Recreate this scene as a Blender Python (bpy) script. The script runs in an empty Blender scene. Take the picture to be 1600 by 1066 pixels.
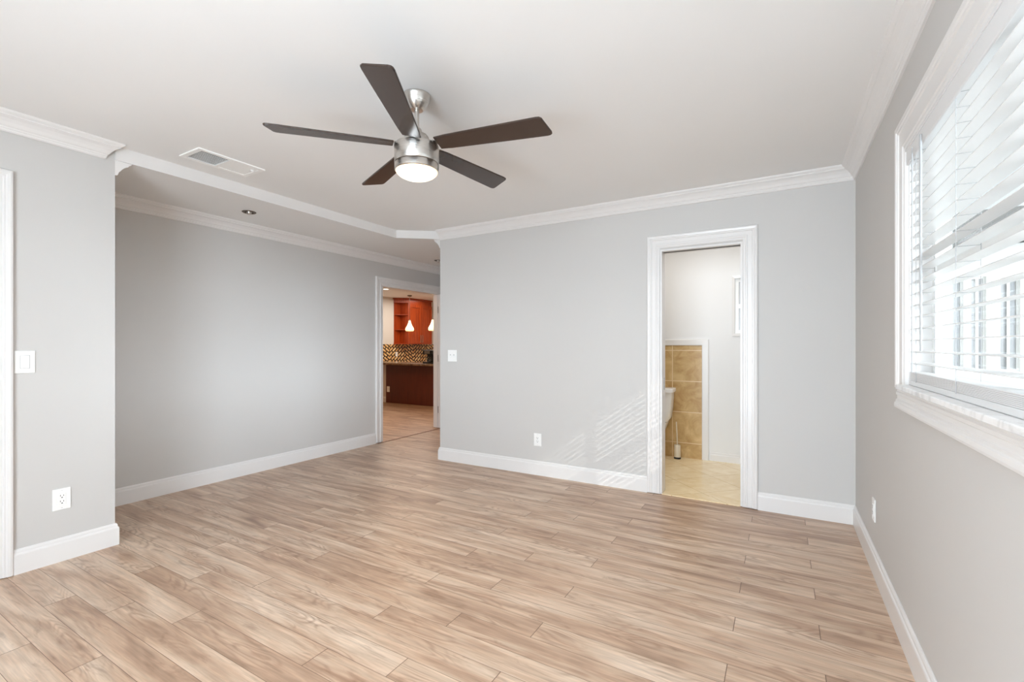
import bpy, bmesh, math, random
from mathutils import Vector, Matrix

SC = bpy.context.scene
COL = SC.collection
PI = math.pi
R = math.radians

# ------------------------------------------------------------------ camera, world, sun, large lights, exposure
CAM_H = 1.22
cd = bpy.data.cameras.new('camera')
cd.sensor_width = 36.0
cd.lens = 36.0 * 724.0 / 1600.0
cd.shift_y = 7.0 / 1600.0
cd.clip_start = 0.02
cd.clip_end = 200
cam = bpy.data.objects.new('camera', cd)
COL.objects.link(cam)
cam.location = (0, 0, CAM_H)
cam.rotation_euler = (R(90), 0, R(30.2))
SC.camera = cam

world = bpy.data.worlds.new('world')
SC.world = world
world.use_nodes = True
bg = world.node_tree.nodes['Background']
bg.inputs['Color'].default_value = (0.93, 0.97, 1.0, 1)
bg.inputs['Strength'].default_value = 1.3

def lamp(name, kind, loc, energy, color=(1, 1, 1), rot=(0, 0, 0), size=1.0, size_y=None, radius=None):
    l = bpy.data.lights.new(name, kind)
    l.energy = energy
    l.color = color
    if kind == 'AREA':
        l.shape = 'RECTANGLE'
        l.size = size
        l.size_y = size_y or size
    if radius is not None:
        l.shadow_soft_size = radius
    o = bpy.data.objects.new(name, l)
    COL.objects.link(o)
    o.location = loc
    o.rotation_euler = rot
    return o

sun = lamp('sun', 'SUN', (6, -6, 6), 1.9, (1.0, 0.96, 0.90))
sun.data.angle = R(0.25)
sun.rotation_euler = Vector((-1.41, 1.70, -1.0)).to_track_quat('-Z', 'Y').to_euler()
# added fill lights; the glazed patio door behind the camera is assumed, unseen
DOOR = Vector((-1.0, -1.4, 1.1))
def aimed(name, loc, target, energy, color, size, size_y):
    o = lamp(name, 'AREA', loc, energy, color, (0, 0, 0), size, size_y)
    o.rotation_euler = (Vector(target) - Vector(loc)).to_track_quat('-Z', 'Y').to_euler()
    return o
DAY = (0.88, 0.965, 1.09)
aimed('rear_sky_fill', (3.3, -10.6, 2.25), (-2.0, 2.5, 0.9), 500, DAY, 11.0, 2.0)  # added unseen area light behind the camera, stands in for sky
aimed('window_sky_fill', (9.0, -1.2, 2.7), (0.45, 1.5, 1.5), 1800, DAY, 4.0, 2.6)  # added area light outside the right window, stands in for sky
aimed('rear_up_fill', (-0.5, -1.75, 0.15), (-0.3, 1.6, 2.44), 12, DAY, 1.5, 0.6)  # added upward fill that brightens the ceiling
aimed('rear_door_fill', (-0.68, -1.62, 1.1), (-0.75, 3.0, 1.1), 192, DAY, 1.85, 2.0)  # added panel just outside the rear opening, lights the room from behind
# the lit lamp under the ceiling fan
fl = lamp('fan_lamp_light', 'AREA', (-1.54, 1.722, 2.028), 9.5, (1.0, 0.95, 0.89), (0, 0, 0), 0.17)
fl.data.shape = 'DISK'
# area lights for the rooms beyond the two doors
lamp('kitchen_ceiling_light', 'AREA', (-7.3, 8.6, 2.46), 70, (1.0, 0.93, 0.84), (0, 0, 0), 2.6, 2.6)
lamp('hall_orange_fill', 'AREA', (-5.6, 5.2, 2.46), 24, (1.0, 0.62, 0.34), (0, 0, 0), 0.8, 0.8)  # unseen orange lamp added for the cabinets' warm reflection on the floor
lamp('bathroom_fill', 'AREA', (-0.8, 4.42, 2.42), 13, (1.0, 0.97, 0.93), (0, 0, 0), 1.6, 0.7)  # unseen area light added to brighten the bathroom

vs = SC.view_settings
vs.view_transform = 'Standard'
vs.look = 'None'
vs.exposure = 0.10
vs.gamma = 1.0
vs.use_curve_mapping = False
SC.cycles.use_denoising = True
SC.cycles.max_bounces = 12
SC.cycles.diffuse_bounces = 8
SC.cycles.caustics_reflective = False
SC.cycles.caustics_refractive = False

# ------------------------------------------------------------------ helpers: materials
def lin(c):
    return tuple(((v / 255.0) / 12.92 if v / 255.0 <= 0.04045 else (((v / 255.0) + 0.055) / 1.055) ** 2.4) for v in c) + (1.0,)

class NT:
    def __init__(s, name):
        s.m = bpy.data.materials.new(name)
        s.m.use_nodes = True
        s.t = s.m.node_tree
        s.b = s.t.nodes['Principled BSDF']
        s.out = s.t.nodes['Material Output']
    def n(s, typ, **kw):
        x = s.t.nodes.new(typ)
        for k, v in kw.items():
            setattr(x, k, v)
        return x
    def l(s, a, b):
        s.t.links.new(a, b)
    def put(s, sock, v):
        if isinstance(v, bpy.types.NodeSocket):
            s.l(v, sock)
        else:
            sock.default_value = v
    def math(s, op, a, b=0.0, c=0.0):
        x = s.n('ShaderNodeMath', operation=op)
        s.put(x.inputs[0], a); s.put(x.inputs[1], b); s.put(x.inputs[2], c)
        return x.outputs[0]
    def comb(s, x, y, z):
        c = s.n('ShaderNodeCombineXYZ')
        s.put(c.inputs[0], x); s.put(c.inputs[1], y); s.put(c.inputs[2], z)
        return c.outputs[0]
    def coords(s):
        tc = s.n('ShaderNodeTexCoord')
        sp = s.n('ShaderNodeSeparateXYZ')
        s.l(tc.outputs['Object'], sp.inputs[0])
        return tc.outputs['Object'], sp.outputs[0], sp.outputs[1], sp.outputs[2]
    def noise(s, vec, scale, detail=3.0, rough=0.5, dist=0.0):
        x = s.n('ShaderNodeTexNoise')
        s.l(vec, x.inputs['Vector'])
        x.inputs['Scale'].default_value = scale
        x.inputs['Detail'].default_value = detail
        x.inputs['Roughness'].default_value = rough
        x.inputs['Distortion'].default_value = dist
        return x.outputs['Fac']
    def ramp(s, fac, stops):
        x = s.n('ShaderNodeValToRGB')
        s.l(fac, x.inputs[0])
        e = x.color_ramp.elements
        while len(e) < len(stops):
            e.new(0.5)
        for q, (p, c) in zip(e, stops):
            q.position = p
            q.color = c
        return x.outputs[0]
    def mix(s, fac, a, b, mode='MIX'):
        x = s.n('ShaderNodeMix', data_type='RGBA', blend_type=mode)
        s.put(x.inputs['Factor'], fac)
        s.put(x.inputs['A'], a); s.put(x.inputs['B'], b)
        # the RGBA sockets
        return x.outputs['Result']
    def mixc(s, fac, a, b, mode='MIX'):
        x = s.n('ShaderNodeMix', data_type='RGBA', blend_type=mode)
        s.put(x.inputs[0], fac); s.put(x.inputs[6], a); s.put(x.inputs[7], b)
        return x.outputs[2]
    def bump(s, h, strength=0.2, dist=0.01):
        x = s.n('ShaderNodeBump')
        s.l(h, x.inputs['Height'])
        x.inputs['Strength'].default_value = strength
        x.inputs['Distance'].default_value = dist
        s.l(x.outputs[0], s.b.inputs['Normal'])

def paint(name, rgb, rough=0.5, var=0.02, scale=2.0, metal=0.0, spec=0.5, bump=0.0, bscale=200.0):
    k = NT(name)
    v, x, y, z = k.coords()
    f = k.noise(v, scale, 2.0)
    a = lin(rgb)
    lo = tuple(max(0, q * (1 - var)) for q in a[:3]) + (1,)
    hi = tuple(min(1, q * (1 + var)) for q in a[:3]) + (1,)
    k.l(k.ramp(f, [(0.3, lo), (0.7, hi)]), k.b.inputs['Base Color'])
    k.b.inputs['Roughness'].default_value = rough
    k.b.inputs['Metallic'].default_value = metal
    k.b.inputs['Specular IOR Level'].default_value = spec
    if bump:
        k.bump(k.noise(v, bscale, 2.0), bump, 0.002)
    return k.m

M = {}
M['wall'] = paint('grey_wall_paint', (201, 199, 196), 0.6, 0.012, 0.8, bump=0.05)
M['white_wall'] = paint('white_wall_paint', (230, 230, 230), 0.6, 0.01, 0.8)
M['kitchen_wall'] = paint('kitchen_wall_paint', (214, 208, 200), 0.6, 0.012, 0.8)
M['ceiling'] = paint('ceiling_paint', (232, 232, 231), 0.7, 0.01, 0.8)
M['trim'] = paint('white_trim_paint', (226, 224, 222), 0.28, 0.008, 3.0)
M['plastic'] = paint('white_plastic', (242, 242, 240), 0.3, 0.006, 8.0)
M['slat'] = paint('white_blind_slat', (226, 226, 226), 0.35, 0.006, 5.0)
M['cord'] = paint('blind_cord', (168, 168, 168), 0.7, 0.03, 50.0)
M['slot'] = paint('dark_slot', (70, 68, 66), 0.6, 0.05, 50.0)
M['ceramic'] = paint('white_ceramic', (246, 247, 248), 0.08, 0.004, 2.0)
M['black'] = paint('black_plastic', (20, 20, 21), 0.25, 0.05, 20.0)
M['blade'] = paint('espresso_gloss', (62, 49, 42), 0.22, 0.06, 12.0)
M['bronze'] = paint('bronze_metal', (100, 84, 70), 0.35, 0.08, 30.0, metal=0.8)
M['dark_strip'] = paint('dark_transition_strip', (120, 78, 48), 0.4, 0.08, 30.0)
M['vent_dark'] = paint('duct_interior', (58, 57, 55), 0.8, 0.05, 30.0)
M['facade'] = paint('white_stucco', (238, 238, 236), 0.8, 0.02, 3.0)
M['roof'] = paint('grey_roof', (120, 118, 116), 0.8, 0.1, 8.0)
M['ground'] = paint('pale_concrete', (205, 203, 198), 0.9, 0.06, 1.0)

def brushed(name, rgb, rough=0.28):
    k = NT(name)
    v, x, y, z = k.coords()
    f = k.noise(k.comb(k.math('MULTIPLY', x, 3.0), k.math('MULTIPLY', y, 3.0), k.math('MULTIPLY', z, 900.0)), 1.0, 2.0)
    a = lin(rgb)
    k.l(k.ramp(f, [(0.3, tuple(q * 0.96 for q in a[:3]) + (1,)), (0.7, a)]), k.b.inputs['Base Color'])
    k.b.inputs['Metallic'].default_value = 1.0
    k.l(k.math('MULTIPLY_ADD', f, 0.05, rough - 0.025), k.b.inputs['Roughness'])
    return k.m
M['nickel'] = brushed('brushed_nickel', (205, 200, 194))
M['steel'] = brushed('satin_steel', (165, 163, 160), 0.35)

def emit(name, rgb, strength, base=(240, 238, 230)):
    k = NT(name)
    v, x, y, z = k.coords()
    f = k.noise(v, 6.0, 1.0)
    a = lin(rgb)
    k.l(k.ramp(f, [(0.2, tuple(q * 0.96 for q in a[:3]) + (1,)), (0.8, a)]), k.b.inputs['Emission Color'])
    k.b.inputs['Emission Strength'].default_value = strength
    k.b.inputs['Base Color'].default_value = lin(base)
    k.b.inputs['Roughness'].default_value = 0.3
    return k.m
def opal():
    # lit lamp glass: white over the bulbs, warmer towards the rim
    k = NT('lit_opal_glass')
    v, x, y, z = k.coords()
    r = k.math('SQRT', k.math('ADD', k.math('MULTIPLY', x, x), k.math('MULTIPLY', y, y)))
    t = k.math('DIVIDE', r, 0.10)
    k.l(k.ramp(t, [(0.35, lin((255, 250, 236))), (0.80, lin((255, 232, 186))), (1.0, lin((255, 206, 138)))]), k.b.inputs['Emission Color'])
    k.b.inputs['Emission Strength'].default_value = 1.9
    k.b.inputs['Roughness'].default_value = 0.3
    return k.m
M['lens'] = opal()
M['pendant_glass'] = emit('lit_amber_glass', (255, 218, 150), 1.35)
M['downlight'] = emit('lit_downlight', (255, 244, 225), 6.0)

def glass(name, tint=(235, 240, 240), gl=0.08):
    k = NT(name)
    k.t.nodes.remove(k.b)
    tr = k.n('ShaderNodeBsdfTransparent'); tr.inputs[0].default_value = lin(tint)
    gs = k.n('ShaderNodeBsdfGlossy'); gs.inputs['Roughness'].default_value = 0.02
    mx = k.n('ShaderNodeMixShader')
    lw = k.n('ShaderNodeLayerWeight'); lw.inputs[0].default_value = 0.5
    k.l(k.math('MULTIPLY_ADD', k.math('POWER', lw.outputs['Facing'], 5.0), 0.7, 0.03), mx.inputs[0])
    k.l(tr.outputs[0], mx.inputs[1]); k.l(gs.outputs[0], mx.inputs[2])
    k.l(mx.outputs[0], k.out.inputs['Surface'])
    return k.m
M['glass'] = glass('window_glass', (245, 248, 248))

def curtain_glass(name):
    # panes of the outbuilding: pale curtains close behind the glass
    k = NT(name)
    v, x, y, z = k.coords()
    f = k.noise(k.comb(k.math('MULTIPLY', x, 22.0), 0.0, k.math('MULTIPLY', z, 0.6)), 1.0, 2.0)
    k.l(k.ramp(f, [(0.3, lin((120, 122, 124))), (0.7, lin((176, 177, 178)))]), k.b.inputs['Base Color'])
    k.b.inputs['Roughness'].default_value = 0.15
    return k.m
M['curtain_glass'] = curtain_glass('curtained_glass')

def wood_floor():
    k = NT('oak_plank_floor')
    v, x, y, z = k.coords()
    W, L = 0.118, 1.40
    ry = k.math('DIVIDE', k.math('SUBTRACT', y, 2.656), W)
    row = k.math('FLOOR', ry)
    fy = k.math('SUBTRACT', ry, row)
    m = k.math('FLOORED_MODULO', k.math('ADD', row, 0.25), 3.0)
    is1 = k.math('COMPARE', m, 1.25, 0.4)
    is2 = k.math('COMPARE', m, 2.25, 0.4)
    off = k.math('ADD', 0.14, k.math('ADD', k.math('MULTIPLY', is1, -1.048), k.math('MULTIPLY', is2, -0.32)))
    cx = k.math('DIVIDE', k.math('SUBTRACT', x, off), L)
    cell = k.math('FLOOR', cx)
    fx = k.math('SUBTRACT', cx, cell)
    wn = k.n('ShaderNodeTexWhiteNoise', noise_dimensions='3D')
    k.l(k.comb(row, cell, 3.7), wn.inputs['Vector'])
    rnd = wn.outputs['Value']
    sp = k.n('ShaderNodeSeparateXYZ'); k.l(wn.outputs['Color'], sp.inputs[0])
    r2 = sp.outputs[1]
    seedx = k.math('MULTIPLY', rnd, 40.0)
    seedz = k.math('MULTIPLY', r2, 40.0)
    # broad streaks along the plank
    big = k.noise(k.comb(k.math('MULTIPLY_ADD', x, 1.5, seedx), k.math('MULTIPLY', y, 11.0), seedz), 1.0, 3.0, 0.55, 0.6)
    # cathedral rings: contours of a stretched noise
    field = k.noise(k.comb(k.math('MULTIPLY_ADD', x, 1.7, seedz), k.math('MULTIPLY', y, 9.0), seedx), 1.0, 1.5, 0.45, 0.4)
    ring = k.math('SINE', k.math('MULTIPLY', field, 95.0))
    ring = k.math('POWER', k.math('MULTIPLY_ADD', ring, 0.5, 0.5), 2.0)
    # rings show only in patches
    patch = k.noise(k.comb(k.math('MULTIPLY_ADD', x, 2.4, seedz), k.math('MULTIPLY', y, 9.0), seedx), 1.0, 1.0)
    pm = k.n('ShaderNodeMapRange'); k.l(patch, pm.inputs[0]); pm.inputs[1].default_value = 0.48; pm.inputs[2].default_value = 0.64
    ring = k.math('MULTIPLY', ring, pm.outputs[0])
    # fine fibre
    fib = k.noise(k.comb(k.math('MULTIPLY_ADD', x, 7.0, seedx), k.math('MULTIPLY', y, 160.0), seedz), 1.0, 3.0, 0.6)
    # knots / mineral dark
    kn = k.noise(k.comb(k.math('MULTIPLY_ADD', x, 4.5, seedz), k.math('MULTIPLY', y, 22.0), seedx), 1.0, 3.0, 0.6, 1.0)
    km = k.n('ShaderNodeMapRange'); k.l(kn, km.inputs[0]); km.inputs[1].default_value = 0.57; km.inputs[2].default_value = 0.76
    tone = k.math('ADD', big, k.math('MULTIPLY_ADD', rnd, 0.14, -0.07))
    col = k.ramp(tone, [(0.24, lin((154, 123, 101))), (0.44, lin((189, 158, 133))), (0.58, lin((207, 181, 157))), (0.8, lin((222, 201, 180)))])
    col = k.mixc(k.math('MULTIPLY', ring, 0.42), col, lin((138, 103, 80)))
    col = k.mixc(k.math('MULTIPLY', km.outputs[0], 0.55), col, lin((132, 98, 76)))
    fm = k.n('ShaderNodeMapRange'); k.l(fib, fm.inputs[0]); fm.inputs[1].default_value = 0.3; fm.inputs[2].default_value = 0.7; fm.inputs[3].default_value = 0.86; fm.inputs[4].default_value = 1.09
    st = k.noise(k.comb(k.math('MULTIPLY_ADD', x, 2.6, seedz), k.math('MULTIPLY', y, 46.0), seedx), 1.0, 2.0, 0.6, 0.3)
    sm = k.n('ShaderNodeMapRange'); k.l(st, sm.inputs[0]); sm.inputs[1].default_value = 0.34; sm.inputs[2].default_value = 0.62; sm.inputs[3].default_value = 0.88; sm.inputs[4].default_value = 1.06
    fmul = k.math('MULTIPLY', fm.outputs[0], sm.outputs[0])
    gc = k.n('ShaderNodeCombineColor')
    for i in range(3):
        k.l(fmul, gc.inputs[i])
    col = k.mixc(1.0, col, gc.outputs[0], 'MULTIPLY')
    # bevelled joints
    ey = k.math('MINIMUM', fy, k.math('SUBTRACT', 1.0, fy))
    ex = k.math('MINIMUM', fx, k.math('SUBTRACT', 1.0, fx))
    jy = k.math('LESS_THAN', k.math('MULTIPLY', ey, W), 0.0010)
    jx = k.math('LESS_THAN', k.math('MULTIPLY', ex, L), 0.0016)
    j = k.math('MAXIMUM', jy, jx)
    col = k.mixc(k.math('MULTIPLY', j, 0.85), col, lin((92, 66, 48)))
    k.l(col, k.b.inputs['Base Color'])
    rr = k.n('ShaderNodeMapRange'); k.l(fib, rr.inputs[0]); rr.inputs[3].default_value = 0.30; rr.inputs[4].default_value = 0.42
    k.l(rr.outputs[0], k.b.inputs['Roughness'])
    k.b.inputs['Specular IOR Level'].default_value = 0.5
    k.bump(k.math('SUBTRACT', k.math('MULTIPLY', fib, 0.25), j), 0.12, 0.002)
    return k.m
M['floor'] = wood_floor()

def tile(name, sx, sz, ox, oz, axes, light, dark, grout, gw=0.004, rough=0.3, rot=0.0):
    k = NT(name)
    v, x, y, z = k.coords()
    a = {'x': x, 'y': y, 'z': z}
    u, w = a[axes[0]], a[axes[1]]
    if rot:
        c, s_ = math.cos(rot), math.sin(rot)
        u, w = (k.math('ADD', k.math('MULTIPLY', u, c), k.math('MULTIPLY', w, s_)),
                k.math('SUBTRACT', k.math('MULTIPLY', w, c), k.math('MULTIPLY', u, s_)))
    cu = k.math('DIVIDE', k.math('SUBTRACT', u, ox), sx); cw = k.math('DIVIDE', k.math('SUBTRACT', w, oz), sz)
    fu = k.math('FRACT', cu); fw = k.math('FRACT', cw)
    fu = k.math('SUBTRACT', cu, k.math('FLOOR', cu)); fw = k.math('SUBTRACT', cw, k.math('FLOOR', cw))
    eu = k.math('MULTIPLY', k.math('MINIMUM', fu, k.math('SUBTRACT', 1.0, fu)), sx)
    ew = k.math('MULTIPLY', k.math('MINIMUM', fw, k.math('SUBTRACT', 1.0, fw)), sz)
    g = k.math('LESS_THAN', k.math('MINIMUM', eu, ew), gw)
    wn = k.n('ShaderNodeTexWhiteNoise', noise_dimensions='2D')
    k.l(k.comb(k.math('FLOOR', cu), k.math('FLOOR', cw), 0.0), wn.inputs['Vector'])
    n = k.noise(v, 7.0, 6.0, 0.62, 0.8)
    t = k.math('ADD', n, k.math('MULTIPLY_ADD', wn.outputs['Value'], 0.16, -0.08))
    col = k.ramp(t, [(0.32, lin(dark)), (0.55, tuple((p + q) / 2 for p, q in zip(lin(dark), lin(light)))), (0.74, lin(light))])
    col = k.mixc(g, col, lin(grout))
    k.l(col, k.b.inputs['Base Color'])
    k.b.inputs['Roughness'].default_value = rough
    return k.m
M['tile_wall'] = tile('travertine_wall_tile', 0.335, 0.335, -1.04, 0.161, 'xz', (220, 192, 140), (176, 138, 84), (226, 205, 168))
M['tile_floor'] = tile('travertine_floor_tile', 0.40, 0.40, 0.1, 0.1, 'xy', (252, 236, 202), (236, 212, 168), (214, 186, 140), 0.003, 0.25, R(45))

def mosaic():
    # slanted cream bars on dark brown, the slant changing from patch to patch
    k = NT('brown_cream_mosaic')
    v, x, y, z = k.coords()
    layers = []
    for ang in (38, -32):
        c, s_ = math.cos(R(ang)), math.sin(R(ang))
        u = k.math('ADD', k.math('MULTIPLY', y, c), k.math('MULTIPLY', z, s_))
        w = k.math('SUBTRACT', k.math('MULTIPLY', z, c), k.math('MULTIPLY', y, s_))
        rw = k.math('DIVIDE', w, 0.075)
        fr_ = k.math('FLOOR', rw)
        cu = k.math('ADD', k.math('DIVIDE', u, 0.17), k.math('MULTIPLY', fr_, 0.5))
        fu = k.math('ABSOLUTE', k.math('SUBTRACT', k.math('SUBTRACT', cu, k.math('FLOOR', cu)), 0.5))
        fw = k.math('ABSOLUTE', k.math('SUBTRACT', k.math('SUBTRACT', rw, fr_), 0.5))
        layers.append((k.math('MULTIPLY', k.math('LESS_THAN', fu, 0.40), k.math('LESS_THAN', fw, 0.30)), k.math('ADD', k.math('FLOOR', cu), k.math('MULTIPLY', fr_, 17.3))))
    sel = k.math('GREATER_THAN', k.math('SUBTRACT', k.math('DIVIDE', y, 0.9), k.math('FLOOR', k.math('DIVIDE', y, 0.9))), 0.62)
    bar = k.math('ADD', k.math('MULTIPLY', layers[0][0], k.math('SUBTRACT', 1.0, sel)), k.math('MULTIPLY', layers[1][0], sel))
    wn = k.n('ShaderNodeTexWhiteNoise', noise_dimensions='1D')
    k.l(layers[0][1], wn.inputs['W'])
    cream = k.mixc(wn.outputs['Value'], lin((240, 208, 150)), lin((200, 150, 90)))
    k.l(k.mixc(bar, lin((48, 26, 15)), cream), k.b.inputs['Base Color'])
    k.b.inputs['Roughness'].default_value = 0.25
    return k.m
M['mosaic'] = mosaic()

def wood(name, light, dark, axis='z', rough=0.3):
    k = NT(name)
    v, x, y, z = k.coords()
    s = {'x': (2, 40, 40), 'y': (40, 2, 40), 'z': (40, 40, 2)}[axis]
    n = k.noise(k.comb(k.math('MULTIPLY', x, s[0]), k.math('MULTIPLY', y, s[1]), k.math('MULTIPLY', z, s[2])), 1.0, 4.0, 0.6, 0.5)
    k.l(k.ramp(n, [(0.3, lin(dark)), (0.7, lin(light))]), k.b.inputs['Base Color'])
    k.b.inputs['Roughness'].default_value = rough
    return k.m
M['cherry'] = wood('cherry_cabinet_wood', (180, 74, 27), (130, 45, 15))
M['mahogany'] = wood('dark_red_panel_wood', (104, 46, 28), (78, 32, 20))
M['granite'] = tile('granite_counter', 50, 50, 7, 7, 'xy', (168, 140, 112), (84, 62, 46), (120, 100, 80), 0.0, 0.15)

def marble():
    k = NT('marble_sill')
    v, x, y, z = k.coords()
    n = k.noise(v, 9.0, 6.0, 0.65, 1.5)
    k.l(k.ramp(n, [(0.3, lin((214, 214, 214))), (0.5, lin((240, 240, 240))), (0.8, lin((248, 248, 248)))]), k.b.inputs['Base Color'])
    k.b.inputs['Roughness'].default_value = 0.2
    return k.m
M['marble'] = marble()

M['frosted'] = paint('frosted_grey_pane', (196, 197, 199), 0.25, 0.03, 6.0)

# ------------------------------------------------------------------ helpers: geometry
def add_box(bm, x0, y0, z0, x1, y1, z1):
    vs_ = [bm.verts.new(p) for p in ((x0, y0, z0), (x1, y0, z0), (x1, y1, z0), (x0, y1, z0), (x0, y0, z1), (x1, y0, z1), (x1, y1, z1), (x0, y1, z1))]
    for f in ((0, 3, 2, 1), (4, 5, 6, 7), (0, 1, 5, 4), (1, 2, 6, 5), (2, 3, 7, 6), (3, 0, 4, 7)):
        bm.faces.new([vs_[i] for i in f])

def box_bm(x0, y0, z0, x1, y1, z1, bevel=0.0, seg=2):
    bm = bmesh.new()
    add_box(bm, x0, y0, z0, x1, y1, z1)
    if bevel:
        bmesh.ops.bevel(bm, geom=bm.edges[:], offset=bevel, segments=seg, affect='EDGES', profile=0.5)
    return bm

def add_lathe(bm, prof, n=40, c=(0, 0, 0), cap=True):
    rings = []
    for r, z in prof:
        if r < 1e-6:
            rings.append([bm.verts.new((c[0], c[1], c[2] + z))])
        else:
            rings.append([bm.verts.new((c[0] + r * math.cos(2 * PI * i / n), c[1] + r * math.sin(2 * PI * i / n), c[2] + z)) for i in range(n)])
    for a, b in zip(rings, rings[1:]):
        for i in range(n):
            j = (i + 1) % n
            if len(a) == 1 and len(b) == 1:
                continue
            if len(a) == 1:
                bm.faces.new((a[0], b[j], b[i]))
            elif len(b) == 1:
                bm.faces.new((a[i], a[j], b[0]))
            else:
                bm.faces.new((a[i], a[j], b[j], b[i]))
    if cap:
        for r in (rings[0], rings[-1]):
            if len(r) > 2:
                bm.faces.new(r)

def lathe_bm(prof, n=40, c=(0, 0, 0), cap=True):
    bm = bmesh.new()
    add_lathe(bm, prof, n, c, cap)
    bmesh.ops.recalc_face_normals(bm, faces=bm.faces[:])
    return bm

def add_loft(bm, rings, cap=True):
    rr = [[bm.verts.new(p) for p in ring] for ring in rings]
    n = len(rr[0])
    for a, b in zip(rr, rr[1:]):
        for i in range(n):
            j = (i + 1) % n
            bm.faces.new((a[i], a[j], b[j], b[i]))
    if cap:
        bm.faces.new(rr[0]); bm.faces.new(rr[-1])

def loft_bm(rings, cap=True):
    bm = bmesh.new()
    add_loft(bm, rings, cap)
    bmesh.ops.recalc_face_normals(bm, faces=bm.faces[:])
    return bm

def ellipse(cx, cy, z, rx, ry, n=32, pw=1.0, flat=None):
    out = []
    for i in range(n):
        a = 2 * PI * i / n
        c, s = math.cos(a), math.sin(a)
        e = 2.0 / pw if pw else 1
        px = math.copysign(abs(c) ** (1.0 / pw), c) * rx
        py = math.copysign(abs(s) ** (1.0 / pw), s) * ry
        out.append((cx + px, cy + py, z))
    return out

def add_tube(bm, pts, r, n=10):
    pts = [Vector(p) for p in pts]
    rings = []
    up = Vector((0.3, 0.2, 1.0)).normalized()
    for i, p in enumerate(pts):
        d = (pts[min(i + 1, len(pts) - 1)] - pts[max(i - 1, 0)]).normalized()
        a = d.cross(up)
        if a.length < 1e-3:
            a = d.cross(Vector((1, 0, 0)))
        a.normalize()
        b = d.cross(a).normalized()
        rings.append([tuple(p + a * (r * math.cos(2 * PI * q / n)) + b * (r * math.sin(2 * PI * q / n))) for q in range(n)])
    add_loft(bm, rings)

def tube_bm(pts, r, n=10):
    bm = bmesh.new()
    add_tube(bm, pts, r, n)
    bmesh.ops.recalc_face_normals(bm, faces=bm.faces[:])
    return bm

def prism_bm(poly, z0, z1, bevel=0.0):
    bm = loft_bm([[(x, y, z0) for x, y in poly], [(x, y, z1) for x, y in poly]])
    if bevel:
        bmesh.ops.bevel(bm, geom=bm.edges[:], offset=bevel, segments=2, affect='EDGES')
    return bm

def sweep_bm(path, prof, mapf, skew0=0.0, skew1=0.0, closed=False):
    """Sweeps a closed profile [(offset, depth)] along a 2-D path; the offset goes to the path's left; mitred at the corners."""
    n = len(path)
    rings = []
    P = [Vector(p) for p in path]
    for i in range(n):
        if closed:
            d0 = (P[i] - P[i - 1]).normalized(); d1 = (P[(i + 1) % n] - P[i]).normalized()
        else:
            d0 = (P[i] - P[i - 1]).normalized() if i else None
            d1 = (P[i + 1] - P[i]).normalized() if i < n - 1 else None
        if d0 is None or d1 is None:
            d = d1 if d0 is None else d0
            nn = Vector((-d.y, d.x)) + d * (skew0 if d0 is None else skew1)
        else:
            n0 = Vector((-d0.y, d0.x)); n1 = Vector((-d1.y, d1.x))
            nn = (n0 + n1) / (1.0 + n0.dot(n1))
        rings.append([mapf(P[i].x + nn.x * o, P[i].y + nn.y * o, z) for o, z in prof])
    if closed:
        bm = bmesh.new()
        add_loft(bm, rings + [rings[0]], cap=False)
        bmesh.ops.remove_doubles(bm, verts=bm.verts[:], dist=1e-6)
    else:
        bm = loft_bm(rings)
    bmesh.ops.recalc_face_normals(bm, faces=bm.faces[:])
    return bm

def obj(name, bm, mat, parent=None, smooth=False, loc=None):
    me = bpy.data.meshes.new(name)
    if smooth:
        for f in bm.faces:
            f.smooth = True
    bm.to_mesh(me)
    bm.free()
    for m in (mat if isinstance(mat, (list, tuple)) else [mat]):
        me.materials.append(M[m] if isinstance(m, str) else m)
    if smooth:
        me.set_sharp_from_angle(angle=R(38))
    o = bpy.data.objects.new(name, me)
    COL.objects.link(o)
    if parent is not None:
        o.parent = parent
    if loc is not None:
        o.location = loc
    return o

def thing(name, label, cat, loc=(0, 0, 0), rz=0.0, group=None):
    o = bpy.data.objects.new(name, None)
    o.empty_display_size = 0.05
    COL.objects.link(o)
    o.location = loc
    o.rotation_euler = (0, 0, rz)
    o['label'] = label
    o['category'] = cat
    if group:
        o['group'] = group
    return o

def tag(o, label, cat, group=None):
    o['label'] = label
    o['category'] = cat
    if group:
        o['group'] = group
    return o

def S(name, bm, mat, smooth=False):
    o = obj(name, bm, mat, None, smooth)
    o['kind'] = 'structure'
    return o

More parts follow.
